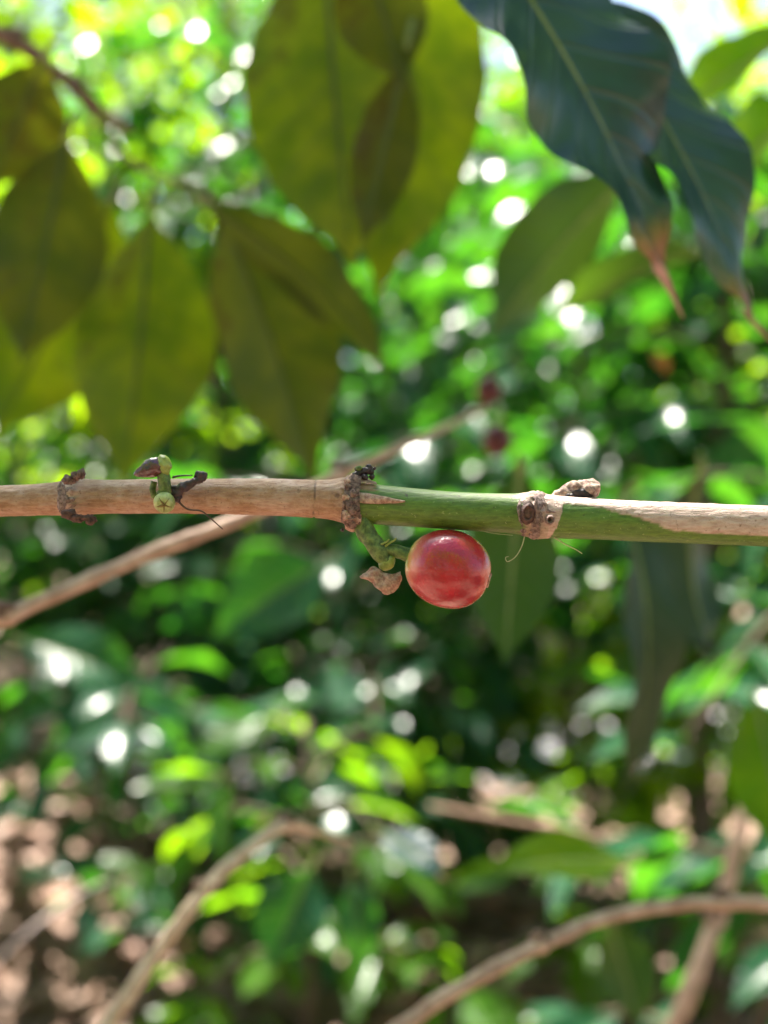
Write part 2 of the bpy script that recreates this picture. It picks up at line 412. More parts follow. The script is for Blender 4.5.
bpart('node_ring', collar(524, 18.9, 4.5, .5, 4.0, 1.2), M['scar'])
bpart('node_ring', collar(535, 20.8, 5.5, .5, 3.0, 2.0), M['scar'], label='pale scarred ring at the right hand knot')
bpart('node_ring', collar(67, 16.2, 5.5, .6, 5.0, 1.0), M['scar'])

def flake(pts_top, pts_bot, thick, seed, name, mat, bulge=3.0, nu=16, nv=7, parent=branch, label=None, amp=1.0):
    """thin crinkled scale between two edges given in photo pixels with depth"""
    A = catmull(pts_top, nu); B = catmull(pts_bot, nu); V = []
    for s in (0, 1):
        for i in range(nu):
            for j in range(nv):
                f = j / (nv - 1); p = A[i] * (1 - f) + B[i] * f
                w = noise.noise(Vector((p[0] * .12, p[1] * .12, seed))) * amp
                w2 = noise.noise(Vector((p[0] * .35, p[1] * .35, seed + 4))) * amp
                V.append(L(p[0] + .5 * w2, p[1] + .6 * w, p[2] - bulge * math.sin(math.pi * f) + 2 * w + 1.0 * w2 + (thick if s else 0)))
    n = nu * nv; F = []
    for i in range(nu - 1):
        for j in range(nv - 1):
            q = (i * nv + j, i * nv + j + 1, (i + 1) * nv + j + 1, (i + 1) * nv + j)
            F.append(q); F.append(tuple(x + n for x in q[::-1]))
    bd = [i * nv for i in range(nu)] + [(nu - 1) * nv + j for j in range(1, nv)] + [i * nv + nv - 1 for i in range(nu - 2, -1, -1)] + [j for j in range(nv - 2, 0, -1)]
    for a, b in zip(bd, bd[1:] + bd[:1]): F.append((a, b, b + n, a + n))
    return bpart(name, (np.array(V), np.array(F)), mat, parent, label=label)
# long dry bract lying on the green skin, and the shaggy stipule scales round the middle knot
flake([(358, 492, -18), (372, 494, -20.5), (388, 497.5, -21.5), (405, 501, -21.3)], [(358, 503, -21), (372, 504, -22), (388, 503.5, -22), (405, 502.5, -21.5)], 1.2, 3, 'dry_bract', M['flake'], 1.6, label='brown pointed bract lying along the green stem')
flake([(346, 480, -11), (354, 475, -11), (362, 477, -10)], [(344, 500, -24), (352, 499, -25), (359, 497, -22)], 1.2, 5, 'stipule', M['node'], 2)
flake([(344, 499, -24), (352, 498, -25), (360, 497, -22)], [(341, 521, -15), (351, 529, -12), (361, 524, -14)], 1.2, 6, 'stipule', M['node'], 3, amp=1.6)
flake([(345, 513, -18), (354, 511, -20), (362, 514, -18)], [(345, 529, -8), (353, 532, -6), (361, 528, -8)], 1.2, 8, 'stipule', M['flake'], 3, amp=1.8)
flake([(346, 480, -6), (352, 473, -4), (358, 476, -2), (366, 478, -2), (376, 482, -4)], [(348, 486, -12), (353, 482, -13), (359, 482, -12), (367, 483, -11), (377, 485, -12)], 1.2, 9, 'stipule', M['flake'], 2, label='pale ragged scale on top of the middle knot')
rr_ = np.random.default_rng(12)
for q in range(9):
    y0 = 480 + q * 5.2; x0 = 345 + rr_.uniform(0, 9); dz = rr_.uniform(5, 9); yy = -25 + 14 * abs((y0 - 502) / 25) ** 2.2
    flake([(x0 - 3, y0, yy), (x0 + 1, y0 - 1, yy - 2), (x0 + rr_.uniform(3, 8), y0 + 1, yy - 1.5)], [(x0 - 2, y0 + dz, yy), (x0 + 1, y0 + dz + 1, yy - 1), (x0 + rr_.uniform(3, 6), y0 + dz - 2, yy)], .8, 20 + q, 'stipule', M['node'] if q % 3 else M['flake'], 1.5, 10, 6, amp=1.7)
# black crumbly withered flower on the middle knot
bits = []
for q, (x, y, z, r) in enumerate([(356, 475, -6, 4), (361, 473, -4, 4.5), (366, 471, -5, 4.6), (371, 472, -3, 3.6), (369, 467, -2, 3.2), (372, 477, -5, 3), (365, 477, -8, 3.6), (357, 469, -3, 2.4), (374, 468.5, -1, 2)]):
    bits.append(blob(L(x, y, z), np.array([r, r * .9, r * .85]) * K, 14, 10, .55, 2.2, q))
bpart('withered_flower', join(bits), M['dark'], label='black crumbly withered flower on top of the middle knot')
bpart('leaf_bud', blob(L(359, 468.5, -6), np.array([3.4, 2.6, 2.6]) * K, 14, 10, .3, 2, 3), M['stalk'], label='tiny green bud among the black crumbs')
bpart('knot_speck', blob(L(342.5, 530, -4), np.array([2.0, 2, 1.7]) * K, 12, 8, .3, 2, 5), M['dark'])
# scars of the right-hand knot
def pit(x, y, dy, rx, rz, tilt, fill=0.0, label=None):
    n, m = 36, 16; V = []
    for i in range(n):
        a = 2 * math.pi * i / n
        for j in range(m):
            f = j / (m - 1); rad = 1.25 - f * 1.2
            dep = -3.0 * math.exp(-((rad - .8) / .24) ** 2) + (1.6 if rad < .55 else 0) * (1 - rad / .55)
            k = 1 + .12 * noise.noise(Vector((math.cos(a) * 1.5, math.sin(a) * 1.5, x)))
            ex, ez = math.cos(a) * rx * rad * k, math.sin(a) * rz * rad * k
            V.append(L(x + ex * math.cos(tilt) - ez * math.sin(tilt), y + ex * math.sin(tilt) + ez * math.cos(tilt), dy + dep + 3.5 * max(0, rad - 1)))
    i, j = np.meshgrid(np.arange(n), np.arange(m - 1), indexing='ij'); i2 = (i + 1) % n
    o = bpart('leaf_scar', (np.array(V), np.stack([i * m + j, i2 * m + j, i2 * m + j + 1, i * m + j + 1], -1).reshape(-1, 4)), M['scar_dark'] if fill else M['scar'], label=label)
    bpart('scar_pit', blob(L(x + fill * 3 - .6, y, dy + .2 - fill), np.array([rx * (.40 + fill), 1.6, rz * (.40 + fill)]) * K, 20, 12, .35, 1.6, x), M['scar_dark'] if fill > .3 else M['pit'], o)
pit(524, 513.5, -32.5, 6.0, 9.0, .15, .42, 'large oval dark brown leaf scar')
pit(545.5, 519.5, -34.2, 3.6, 4.2, .4, .0, 'small round raised leaf scar')
for q, pts in enumerate([[(533, 497, -31), (531.5, 505, -36), (534, 514, -37.2), (533, 523, -36.5), (536, 533, -30)], [(537, 499, -33), (541, 505, -36.5), (543, 511, -37.5), (551, 512, -37)], [(517, 500, -25), (516, 508, -29.5), (517, 518, -29.5), (520, 527, -27)]]):
    bpart('bark_fold', tube(catmull(np.array([L(*p) for p in pts]), 30), np.interp(np.linspace(0, 1, 30), [0, .3, .7, 1], [.6, 2.0, 1.8, .5]) * K, 10, .6, 900, q), M['node'] if q == 0 else M['scar'])
bits = [blob(L(531, 530, -19), np.array([6, 4.5, 4]) * K, 18, 12, .45, 2, 1), blob(L(540, 532, -16), np.array([5, 4, 3.2]) * K, 16, 12, .45, 2, 4), blob(L(536, 525, -26), np.array([3.4, 3, 3]) * K, 14, 10, .4, 2, 7)]
bpart('bark_gall', join(bits), M['flake'], label='reddish crumbly bark under the right hand knot')
# woody stub lying on the bark right of the right-hand knot: split shell with a dark hollow
path = catmull([L(545, 501, 4), L(556, 497, 2), L(568, 492.5, 1), L(580, 489.5, 0), L(592, 489.5, -1), L(599, 492, -1)], 34)
rad = np.interp(np.linspace(0, 1, 34), [0, .2, .5, .75, .92, 1], [2.5, 5, 8.6, 9.3, 8, 4]) * K
stub = bpart('woody_stub', tube(path, rad, 26, .5, 900, 3), M['stub'], label='pale split woody stub sitting on top of the bark')
bits = [blob(L(582, 493.5, -7.2), np.array([11, 3, 4.6]) * K, 22, 12, .35, 2, 3), blob(L(571, 496, -6.4), np.array([6.5, 2.6, 2.6]) * K, 18, 12, .3, 2, 4)]
bpart('stub_hollow', join(bits), M['dark'], stub)
# two stubs of the left-hand knot
bits = [blob(L(70, 480, -5), np.array([6.5, 6, 5]) * K, 20, 14, .4, 1.8, 1), blob(L(77, 476, -5), np.array([5.5, 5, 4.6]) * K, 20, 14, .55, 2.2, 2), blob(L(82.5, 474, -5), np.array([4, 4.5, 4.6]) * K, 18, 12, .6, 2.4, 3)]
bpart('bud_stub', join(bits), M['node'])
bits = [blob(L(70, 514, -5), np.array([8, 7, 5]) * K, 20, 14, .4, 1.8, 4), blob(L(79, 518.5, -7), np.array([7.5, 5, 4]) * K, 20, 14, .45, 2.0, 5), blob(L(92, 519.5, -8), np.array([5.6, 5, 5]) * K, 20, 14, .6, 2.4, 6), blob(L(86, 517.5, -8), np.array([5, 3.6, 2.6]) * K, 18, 12, .4, 2, 7)]
bpart('bud_stub', join(bits), M['scar_dark'], label='dark dry bud stub under the left hand knot')
bits = [blob(L(67, 498, -19.5), np.array([4.5, 4, 13]) * K, 24, 16, .45, 1.7, 8), blob(L(75, 499.5, -19), np.array([5, 2.4, 2.2]) * K, 18, 12, .4, 2, 9)]
bpart('bark_fold', join(bits), M['scar'])

# flower buds left of the middle
cl = bpart('flower_stalk', join([tube(catmull([L(168, 499, -22), L(169.5, 490, -25), L(168, 481, -26), L(168, 472, -25)], 20), np.interp(np.linspace(0, 1, 20), [0, .3, .6, 1], [5, 6.3, 6.6, 6]) * K, 20, .25, 900, 1),
        tube(catmull([L(158, 497, -17), L(156, 490, -20), L(158, 482, -20)], 12), np.array([3.2] * 12) * K, 14, .25, 900, 2),
        tube(catmull([L(165, 492, -25), L(168, 498, -28), L(170, 503, -30)], 12), np.array([4.2] * 12) * K, 14, .2, 900, 3)]), M['stalk'], label='short green stalk holding two flower buds')
R = axis_frame(np.array([-.9, -.18, -.36]))
def lathe_dir(c, R, prof, seg=24, amp=0.0, seed=0):
    V = []
    for (h, r) in prof:
        for j in range(seg):
            a = 2 * math.pi * j / seg; k = 1 + amp * noise.noise(Vector((math.cos(a) * 2, math.sin(a) * 2, h * .3 + seed)))
            V.append(np.asarray(c) + R @ (np.array([math.cos(a) * r * k, math.sin(a) * r * k, h]) * K))
    n = len(prof); i, j = np.meshgrid(np.arange(n - 1), np.arange(seg), indexing='ij'); j2 = (j + 1) % seg
    return np.array(V), np.stack([i * seg + j, i * seg + j2, (i + 1) * seg + j2, (i + 1) * seg + j], -1).reshape(-1, 4)
def smprof(p, n=22): return catmull(p, n)
o = bpart('flower_bud', lathe_dir(L(167, 465, -27), R, smprof([(0, .1), (.5, 6), (4, 9.2), (10, 9.8), (16, 8.2), (22, 5.6), (27.5, 2.8), (29.5, .1)]), 30, .16, 2), M['bud'], label='glossy dark purple pointed bud')
bpart('calyx', lathe_dir(L(167.5, 466, -26), R, smprof([(-8.5, .1), (-8, 4), (-5, 8), (-1, 9.8), (2.2, 10.2), (4.0, 9.6), (2.5, 8.8), (0, 8.4)]), 30, .25, 3), M['calyx'], o)
R2 = axis_frame(np.array([.12, -.9, -.30]))
o = bpart('flower_bud', lathe_dir(L(169.5, 500, -27), R2, smprof([(0, .1), (1, 6.5), (5, 9.6), (10, 10.4), (14, 9), (16.5, 6.2), (17, 3.2), (16.6, .1)]), 30, .05, 5), M['palebud'], label='round pale green bud with a star shaped tip')
bits = []
for q in range(5):
    a = q * 2 * math.pi / 5 + .5; pp = []
    for s in np.linspace(0, 1, 7):
        rr = s * 8.0; h = np.interp(rr, [0, 3.2, 6.2, 9], [16.9, 17.2, 16.8, 14.2])
        pp.append(L(169.5, 500, -27) + R2 @ (np.array([math.cos(a) * rr, math.sin(a) * rr, h]) * K))
    bits.append(tube(np.array(pp), np.array([1.3, 1.1, .9, .7, .55, .4, .2]) * K * (.7 + .25 * (q % 3)), 8, .5, 1500, q))
bpart('bud_star', join(bits), M['star'], o)
# withered black flower and its hairs
path = catmull([L(178, 493, -21), L(184, 489, -22), L(192, 485, -22), L(199, 482, -22), L(205, 478, -21), L(209, 480, -20)], 30)
bpart('dried_flower', join([tube(path, np.interp(np.linspace(0, 1, 30), [0, .2, .5, .7, .85, 1], [5.5, 5, 3.4, 4.6, 6, 2.5]) * K, 20, .7, 1000, 4),
      blob(L(201, 475, -21), np.array([3.5, 3, 4]) * K, 14, 10, .5, 2, 2), blob(L(180, 496, -21), np.array([5, 3, 6]) * K, 16, 10, .5, 2, 6),
      tube(catmull([L(176, 478, -20), L(183, 476.5, -21), L(196, 476, -22)], 10), np.linspace(1.3, .6, 10) * K, 8)]), M['dark'], label='black shrivelled flower lying on the tan bark')
def hair(pts, r, mat=None):
    bpart('fibre', tube(catmull(np.array([L(*p) for p in pts]), 26), np.linspace(r, r * .5, 26) * K, 8), mat or M['fibre'])
hair([(180, 500, -20), (190, 509, -18), (203, 511, -14), (212, 518, -12), (224, 529, -10)], 1.1, M['fibre_dark'])
hair([(523, 536, -14), (520, 546, -15), (514, 556, -16), (506, 561, -16), (504, 557, -16), (507, 556, -16)], .65)
hair([(552, 537, -16), (563, 544, -18), (573, 549, -19), (579, 553, -20)], .8)
hair([(478, 530, -10), (492, 533, -16), (511, 535, -17)], .4)

# ------------------------------------------------------------------ the coffee cherry with its stalk
cherry = empty('coffee_cherry', ORI + L(368, 528, -6), 'ripe glossy red coffee cherry hanging on a short green stalk under the knotty branch', 'cherry')
CO = L(368, 528, -6)
def cpart(name, vf, mat, parent=cherry, attrs=None, label=None):
    v, f = vf
    return bpart(name, (np.asarray(v) - CO, f), mat, parent, attrs, label)
pd = cpart('stalk', tube(catmull([L(360, 520, -4), L(366, 531, -7), L(373, 542, -10), L(380, 552, -12), L(388, 562, -12)], 34), np.interp(np.linspace(0, 1, 34), [0, .25, .5, .75, 1], [10, 10.5, 9.6, 9.4, 6.5]) * K, 26, .16, 600, 1), M['stalk'], label='thick mottled green stalk')
cpart('pedicel', tube(catmull([L(378, 547, -12), L(388, 549, -12), L(398, 551, -12), L(409, 555, -11), L(414, 557, -10)], 26), np.interp(np.linspace(0, 1, 26), [0, .4, .8, 1], [6.2, 6.0, 7.6, 8.5]) * K, 24, .14, 700, 2), M['stalk'], pd)
cpart('green_swelling', blob(L(387, 562, -11), np.array([9.5, 8, 7.5]) * K, 24, 16, .15, 1.6, 2, M=axis_frame([.7, 0, -.7])), M['calyx'], pd)
def cflake(*a, **k):
    before = set(bpy.data.objects); o = flake(*a, parent=cherry, **k)
    for v in o.data.vertices: v.co = v.co - Vector(CO)
    return o
cflake([(359.5, 576, -10), (366, 571, -12), (374, 565.5, -14), (381, 570, -15), (390, 573.5, -15), (400.5, 571, -13)], [(361, 578, -10), (370, 580.5, -14), (377, 588, -16), (387, 594, -16), (396, 589, -16), (402, 580, -13)], 1.3, 12, 'dry_bract', M['flake'], 4.5, 30, 14, label='crinkled pinkish brown bract at the foot of the stalk', amp=1.9)
bits = [tube(catmull([L(385, 546, -17), L(390, 542, -18), L(394, 540, -18), L(396, 537.5, -18)], 10), np.linspace(1.4, .7, 10) * K, 8), tube(catmull([L(381, 544, -18), L(387, 541, -19), L(389, 538.5, -19)], 10), np.linspace(1.5, .6, 10) * K, 8)]
cpart('bract_tip', join(bits), M['calyx'], pd)
# fruit: lathe round an axis that leaves the stalk to the right, slightly downwards
ax = nrm(np.array([.955, -.10, -.27])); R = axis_frame(ax); c0 = L(406.5, 556.5, -11)
HL, RM = 85.0, 38.0; NRG, NSG = 90, 120; V = []; AL = []
for i in range(NRG + 1):
    s = i / NRG; th = math.pi * s
    h = (1 - math.cos(th)) / 2
    rad = (math.sin(th) ** .90) * RM * (1 + .05 * (h - .5))
    for j in range(NSG):
        a = 2 * math.pi * j / NSG
        # two seeds inside: broad flat lobes, one shallow seam
        lobe = 1 + .022 * math.cos(2 * a + .4) * math.sin(th)
        seam = -.012 * math.exp(-((math.sin((a - 4.3) / 2)) / .10) ** 2) * math.sin(th)
        und = .022 * noise.noise(Vector((math.cos(a) * 1.4, math.sin(a) * 1.4, h * 3)))
        hh = h * HL
        if h > .93: hh -= 2.2 * math.exp(-(rad / 6.5) ** 2)          # navel of the far end
        k = lobe + seam + und
        V.append(c0 + R @ (np.array([math.cos(a) * rad * k, math.sin(a) * rad * k, hh]) * K)); AL.append(h)
i, j = np.meshgrid(np.arange(NRG), np.arange(NSG), indexing='ij'); j2 = (j + 1) % NSG
fr = cpart('fruit', (np.array(V), np.stack([i * NSG + j, i * NSG + j2, (i + 1) * NSG + j2, (i + 1) * NSG + j], -1).reshape(-1, 4)), M['cherry'], attrs={'along': AL})
ring = []
for q in range(40):
    a = q * 2 * math.pi / 40
    ring.append(c0 + R @ (np.array([math.cos(a) * 6.5, math.sin(a) * 6.5, HL - .6]) * K))
ring.append(ring[0])
cpart('navel', tube(np.array(ring), 1.1 * K, 8, .3, 900, 1, capped=False), M['flake'], fr)

# ------------------------------------------------------------------ hero leaves
def big_leaf(label, base, tip, width, d0, d1, N, mat, arch=.05, fold=.25, wave=.05, seed=0, dry=None, petiole=None, quilt=.010):
    p0, p1 = P(*base, d0), P(*tip, d1)
    W = width * KD * (d0 + d1) / 2
    e = empty('coffee_leaf', p0, label, 'leaf')
    v, f, uv = leaves(p0[None], p1[None], np.array(N, float)[None], W, 64, 25, arch, fold, wave, quilt, 10, seed)
    mesh_obj('blade', v - p0, f, M[mat], e, uv=uv)
    g = v.reshape(64, 25, 3)[:, 12]; T = nrm(np.array(p1 - p0)); n = nrm(np.array(N) - T * np.dot(N, T))
    path = g[:58] - n * .0004
    mv, mf = tube(path - p0, np.linspace(.0013, .0003, 58), 8)
    mesh_obj('midrib', mv, fix(mf), M['olive_rib' if mat.startswith('olive') else 'petiole'], e)
    if petiole is not None:
        pv, pf = tube(catmull([P(*petiole, d0) - p0, (P(*petiole, d0) - p0) * .4 - n * .002, g[1] - p0], 12), .0015, 8)
        mesh_obj('petiole', pv, fix(pf), M['petiole'], e)
    if dry:
        # withered, curled tip
        pth = catmull([p1 - p0 - T * W * .12, p1 - p0 - T * W * .0, P(*dry, d1) - p0], 14)
        dv, df = tube(pth, np.interp(np.linspace(0, 1, 14), [0, .3, .6, 1], [.045, .06, .05, .012]) * W, 12, .5, 160, seed, .35)
        mesh_obj('dry_tip', dv, fix(df), M['drytip'], e, attrs=None)['label'] = 'brown withered leaf tip'
    return e
AWAY = (0.0, .93, .42)
big_leaf('broad backlit olive leaf hanging at the top centre, its left edge against bright bokeh', (322, -75), (352, 268), 186, 0.497, 0.477, (-.12, .92, .40), 'olive', seed=1, petiole=(318, -120), quilt=.006)
big_leaf('broad backlit leaf overlapping the top centre one on its right, narrow yellowish tip', (420, -110), (378, 300), 165, 0.531, 0.517, (.18, .90, .42), 'olive', seed=2, petiole=(446, -150), quilt=.006)
big_leaf('small dull brownish leaf standing in for the dark pointed shadow on the two broad top centre leaves', (404, 60), (362, 246), 66, 0.454, 0.448, (.1, .9, .4), 'olive_dark', seed=3, petiole=(412, 20))  # dark leaf put in where the backlit blades only carry an overlap shadow
big_leaf('small dull leaf at the top edge standing in for the shadow between the two broad backlit leaves', (362, -60), (404, 84), 96, 0.444, 0.450, (-.1, .9, .4), 'olive_dark', seed=31, petiole=(356, -90))  # another dark leaf in place of an overlap shadow
big_leaf('dark glossy blue green leaf slanting down at the upper right, pale midrib and brown tip', (440, -120), (664, 276), 176, .325, .335, (.20, -.88, .45), 'blue', arch=.07, fold=.22, wave=.11, seed=4, dry=(683, 318), petiole=(470, -140), quilt=.02)
big_leaf('narrow dark bluish leaf behind the glossy one, reaching lower right to a curled tip', (560, -16), (753, 322), 128, .352, .345, (.30, -.84, .45), 'blue', arch=.07, fold=.22, wave=.12, seed=5, dry=(772, 342), petiole=(570, -20), quilt=.02)
big_leaf('dull olive leaf at the left edge pointing straight down, dark upper half', (66, 140), (22, 362), 124, 0.538, 0.517, (-.15, .93, .36), 'olive_dark', seed=6, petiole=(76, 110))
big_leaf('pale yellow green leaf at the far left, half hidden behind the dull olive one', (112, 200), (-6, 440), 150, 0.605, 0.591, (-.1, .93, .36), 'olive', seed=7, petiole=(122, 180))
big_leaf('large yellow olive leaf hanging at the left, its round tip just above the branch', (150, 214), (122, 484), 148, 0.564, 0.538, (.05, .94, .36), 'olive', seed=8, petiole=(156, 180))
big_leaf('dark olive leaf hanging left of centre, tip behind the tan bark', (222, 212), (314, 482), 132, 0.524, 0.511, (.2, .92, .36), 'olive_dark', seed=9, petiole=(214, 190))
big_leaf('long narrow olive leaf sloping down to the right from the left cluster', (204, 204), (388, 372), 74, 0.504, 0.497, (.38, .82, .46), 'olive_dark', arch=.12, seed=10, petiole=(196, 188))
big_leaf('short olive leaf cut by the left edge near the top', (44, 60), (-10, 190), 96, 0.538, 0.538, (-.2, .92, .36), 'olive_dark', seed=11, petiole=(56, 40))
# the twig these hang from, above and beyond the frame's centre
def twig(name, label, pts, radii, mat, sides=14, group=None, nodes=(), cat='twig', seed=0):
    w = np.array([P(*p) for p in pts]); o = w[0]
    n = 14 * len(pts); path = catmull(w, n); r = np.interp(np.linspace(0, 1, n), np.linspace(0, 1, len(radii)), radii)
    for q in nodes:
        r = r * (1 + .42 * np.exp(-((np.arange(n) / (n - 1) - q) / .012) ** 2))
    e = empty(name, o, label, cat, group)
    v, f = tube(path - o, r, sides, .25, 160, seed)
    mesh_obj('twig_stem', v, fix(f), M[mat], e)
    for q in nodes:
        i = int(q * (n - 1)); c = path[i] - o
        v, f = blob(c + np.array([0, 0, r[i] * .6]), np.array([1.2, .8, .9]) * r[i], 14, 10, .5, 1.6, seed + i)
        mesh_obj('bud_scar', v, f, M['twig_dark'], e)
    return e
twig('leafy_twig', 'thin twig above the left cluster of olive leaves', [(-60, 10, .56), (40, 56, .55), (130, 160, .56), (190, 186, .53), (222, 205, .524)], [.0013, .0012, .0011, .0010, .0009], 'twig_dark')
twig('leafy_twig', 'twig crossing over the top edge that carries the top centre leaves', [(250, -150, .38), (340, -130, .37), (450, -150, .385), (580, -90, .36), (640, -140, .37)], [.002, .002, .002, .0018, .0015], 'twig')

# blurred twigs
twig('bare_twig', 'blurred brown twig rising from the left edge behind the branch, towards the dark red cherries', [(-60, 644, .34), (4, 617, .345), (120, 566, .36), (250, 515, .375), (345, 472, .42), (430, 434, .48), (486, 408, .56)], [.0024, .0023, .0021, .0020, .0018, .0015, .0011], 'twig', nodes=(.17, .66), seed=1)
twig('bare_twig', 'blurred pale twig rising from the bottom left to a bright broken knee', [(92, 1050, .39), (150, 962, .40), (205, 890, .41), (250, 848, .425), (286, 825, .44), (312, 830, .47), (350, 842, .54)], [.0028, .0025, .0024, .0021, .0021, .0013, .0009], 'twig_lit', nodes=(.34, .66), seed=2)
twig('bare_twig', 'blurred grey brown twig arching from the bottom centre to the right edge', [(370, 1050, .37), (440, 1000, .375), (500, 966, .38), (560, 936, .39), (620, 914, .40), (720, 902, .41), (830, 910, .42)], [.0025, .0024, .0023, .0022, .0022, .0022, .0022], 'twig', nodes=(.45, .84), seed=3)
twig('bare_twig', 'blurred pinkish stem standing lower right behind the arching twig', [(660, 1060, .62), (692, 985, .62), (716, 920, .63), (736, 850, .64), (748, 790, .66)], [.0048, .0045, .0042, .004, .003], 'twig', nodes=(.5,), seed=4)
twig('bare_twig', 'faint pale twig lying level in the lower middle distance', [(430, 806, .80), (500, 818, .82), (560, 828, .84), (610, 838, .86)], [.0012, .0014, .0014, .0009], 'twig', seed=5)
twig('bare_twig', 'grey stick leaning in the brown litter at the lower left', [(-40, 1000, .9), (20, 940, .92), (70, 900, .95), (110, 880, .97)], [.0018, .0018, .0016, .001], 'twig_grey', seed=6)
twig('bare_twig', 'dark twig with black buds in the top left corner', [(-30, 24, .55), (20, 44, .55), (70, 84, .57), (130, 132, .60)], [.004, .0035, .003, .002], 'twig_dark', nodes=(.3, .7), seed=7)
def cher(label, px, py, d, r):
    c = P(px, py, d); e = empty('coffee_cherry', c, label, 'cherry')
    v, f = blob((0, 0, 0), np.array([r, r, r * 1.12]) * KD * d, 24, 16, .05, 1, px); mesh_obj('fruit', v, f, M['drycherry'], e)
    v, f = tube(catmull([(0, 0, r * KD * d * .9), (.001, .0, r * KD * d * 1.4), (.003, -.002, r * KD * d * 1.9)], 8), .0012, 8); mesh_obj('stalk', v, fix(f), M['petiole'], e)
cher('dark red blurred cherry at the far end of the brown twig', 489, 390, .60, 13)
cher('dark red blurred cherry just below the other one, right above the green stem', 497, 440, .62, 15)

# ------------------------------------------------------------------ blurred leaves a step behind, each one to be made out in the photo
big_leaf('mid green backlit leaf slanting behind the tip of the broad top centre leaf', (628, 176), (488, 338), 112, .60, .58, (-.3, .75, .55), 'mid', seed=12, petiole=(640, 160))
big_leaf('bright sunlit lime leaf at the upper right corner sloping to the left', (800, 30), (640, 150), 78, .62, .60, (-.2, .5, .8), 'tree', seed=13, petiole=(820, 10))
big_leaf('bright lime leaf below the corner one at the right edge', (810, 110), (690, 205), 92, .66, .64, (-.2, .6, .75), 'tree', seed=14, petiole=(830, 100))
big_leaf('green leaf under the glossy dark leaf, pointing left above the green stem', (700, 250), (540, 330), 84, .70, .68, (-.2, .4, .85), 'mid', seed=15, petiole=(712, 244))
big_leaf('dull green leaf hanging behind the branch just right of the red cherry', (520, 470), (505, 665), 98, .50, .48, (.1, .9, .4), 'mid', seed=16, petiole=(520, 455))
big_leaf('long dark grey green leaf hanging straight down right of centre', (620, 500), (622, 785), 62, .52, .52, (.35, -.80, .45), 'shade', arch=.16, wave=.14, fold=.4, seed=17, petiole=(640, 480))
big_leaf('dark green leaf hanging beside the long grey green one, under the bark', (700, 470), (716, 660), 84, .56, .55, (-.35, .85, .4), 'shade', arch=.15, wave=.14, fold=.4, seed=18, petiole=(700, 455))
big_leaf('flat green leaf lying level in the lower middle, tip to the left', (628, 862), (484, 872), 66, .62, .58, (.0, -.55, .85), 'tree', seed=19, petiole=(640, 856))
big_leaf('dark green leaf near the lower left knee twig, pointing down', (312, 868), (268, 968), 74, .85, .83, (.1, -.7, .6), 'deep', seed=20, petiole=(316, 858))
big_leaf('narrow dark leaf hanging between the two lower twigs', (352, 880), (360, 972), 48, .9, .88, (.3, -.7, .6), 'deep', seed=21, petiole=(352, 868))
big_leaf('pale bluish leaf catching the sky near the lower centre', (380, 830), (446, 880), 46, .66, .64, (.1, -.55, .85), 'blue', seed=22, petiole=(370, 824))
big_leaf('dull green leaf hanging under the arching twig at the lower right', (610, 924), (640, 1030), 62, .9, .88, (.1, .75, .5), 'mid', seed=23, petiole=(608, 914))
big_leaf('tall green leaf at the right edge beside the pinkish stem', (756, 700), (790, 860), 86, .64, .62, (-.3, -.7, .5), 'tree', seed=24, petiole=(752, 690))
big_leaf('small rusty orange leaf in the green at the right, above the bark', (652, 352), (668, 374), 18, .80, .80, (.1, -.7, .6), 'rust', seed=25)
big_leaf('deep green leaf at the left below the blurred twig, pointing right', (20, 640), (150, 690), 70, 1.0, .98, (.4, -.75, .5), 'deep', seed=26, petiole=(8, 636))
big_leaf('blue green leaf lying level left of the red cherry, lower down', (330, 560), (212, 640), 84, 1.0, .98, (.3, -.75, .6), 'deep', seed=27, petiole=(338, 552))

# ------------------------------------------------------------------ terrain, pale ground strip, litter
def hgt(x, y):
    h = .56 * np.exp(-(((x + .86) / .60) ** 2 + ((y - 2.75) / 1.15) ** 2))
    h = h + .42 * np.exp(-(((x - .30) / .6) ** 2 + ((y - 2.15) / .5) ** 2)) + .03 * np.sin(x * 3.1 + 1) * np.sin(y * 2.3)
    return h + .02 * np.sin(x * 7 + y * 5)
xs = np.concatenate([np.linspace(-60, -6, 14)[:-1], np.linspace(-6, 6, 161), np.linspace(6, 60, 14)[1:]])
ys = np.concatenate([np.linspace(-40, -2, 10)[:-1], np.linspace(-2, 12, 161), np.linspace(12, 120, 16)[1:]])
X, Y = np.meshgrid(xs, ys, indexing='ij'); Z = hgt(X, Y); nx, ny = X.shape
i, j = np.meshgrid(np.arange(nx - 1), np.arange(ny - 1), indexing='ij')
F = np.stack([i * ny + j, (i + 1) * ny + j, (i + 1) * ny + j + 1, i * ny + j + 1], -1).reshape(-1, 4)
M['soil'] = ground_mat('soil', [(.13, .08, .055), (.24, .155, .12), (.32, .23, .19)], 2.0)
M['path'] = ground_mat('sunlit_soil', [(.46, .42, .47), (.60, .56, .60), (.38, .34, .36)], 1.5)  # plain ground in a pale tone, sunlight put into the colour
tag(mesh_obj('ground', np.stack([X, Y, Z], -1).reshape(-1, 3), F, M['soil']), kind='structure')
xs = np.linspace(-7, 7, 90); t_ = np.linspace(-.5, .5, 9); V = []
for x in xs:
    for t in t_:
        y = 5.6 + .25 * x + t * 1.5; V.append((x, y, hgt(x, y) + .012 + .02 * (1 - (2 * t) ** 2)))
i, j = np.meshgrid(np.arange(89), np.arange(8), indexing='ij')
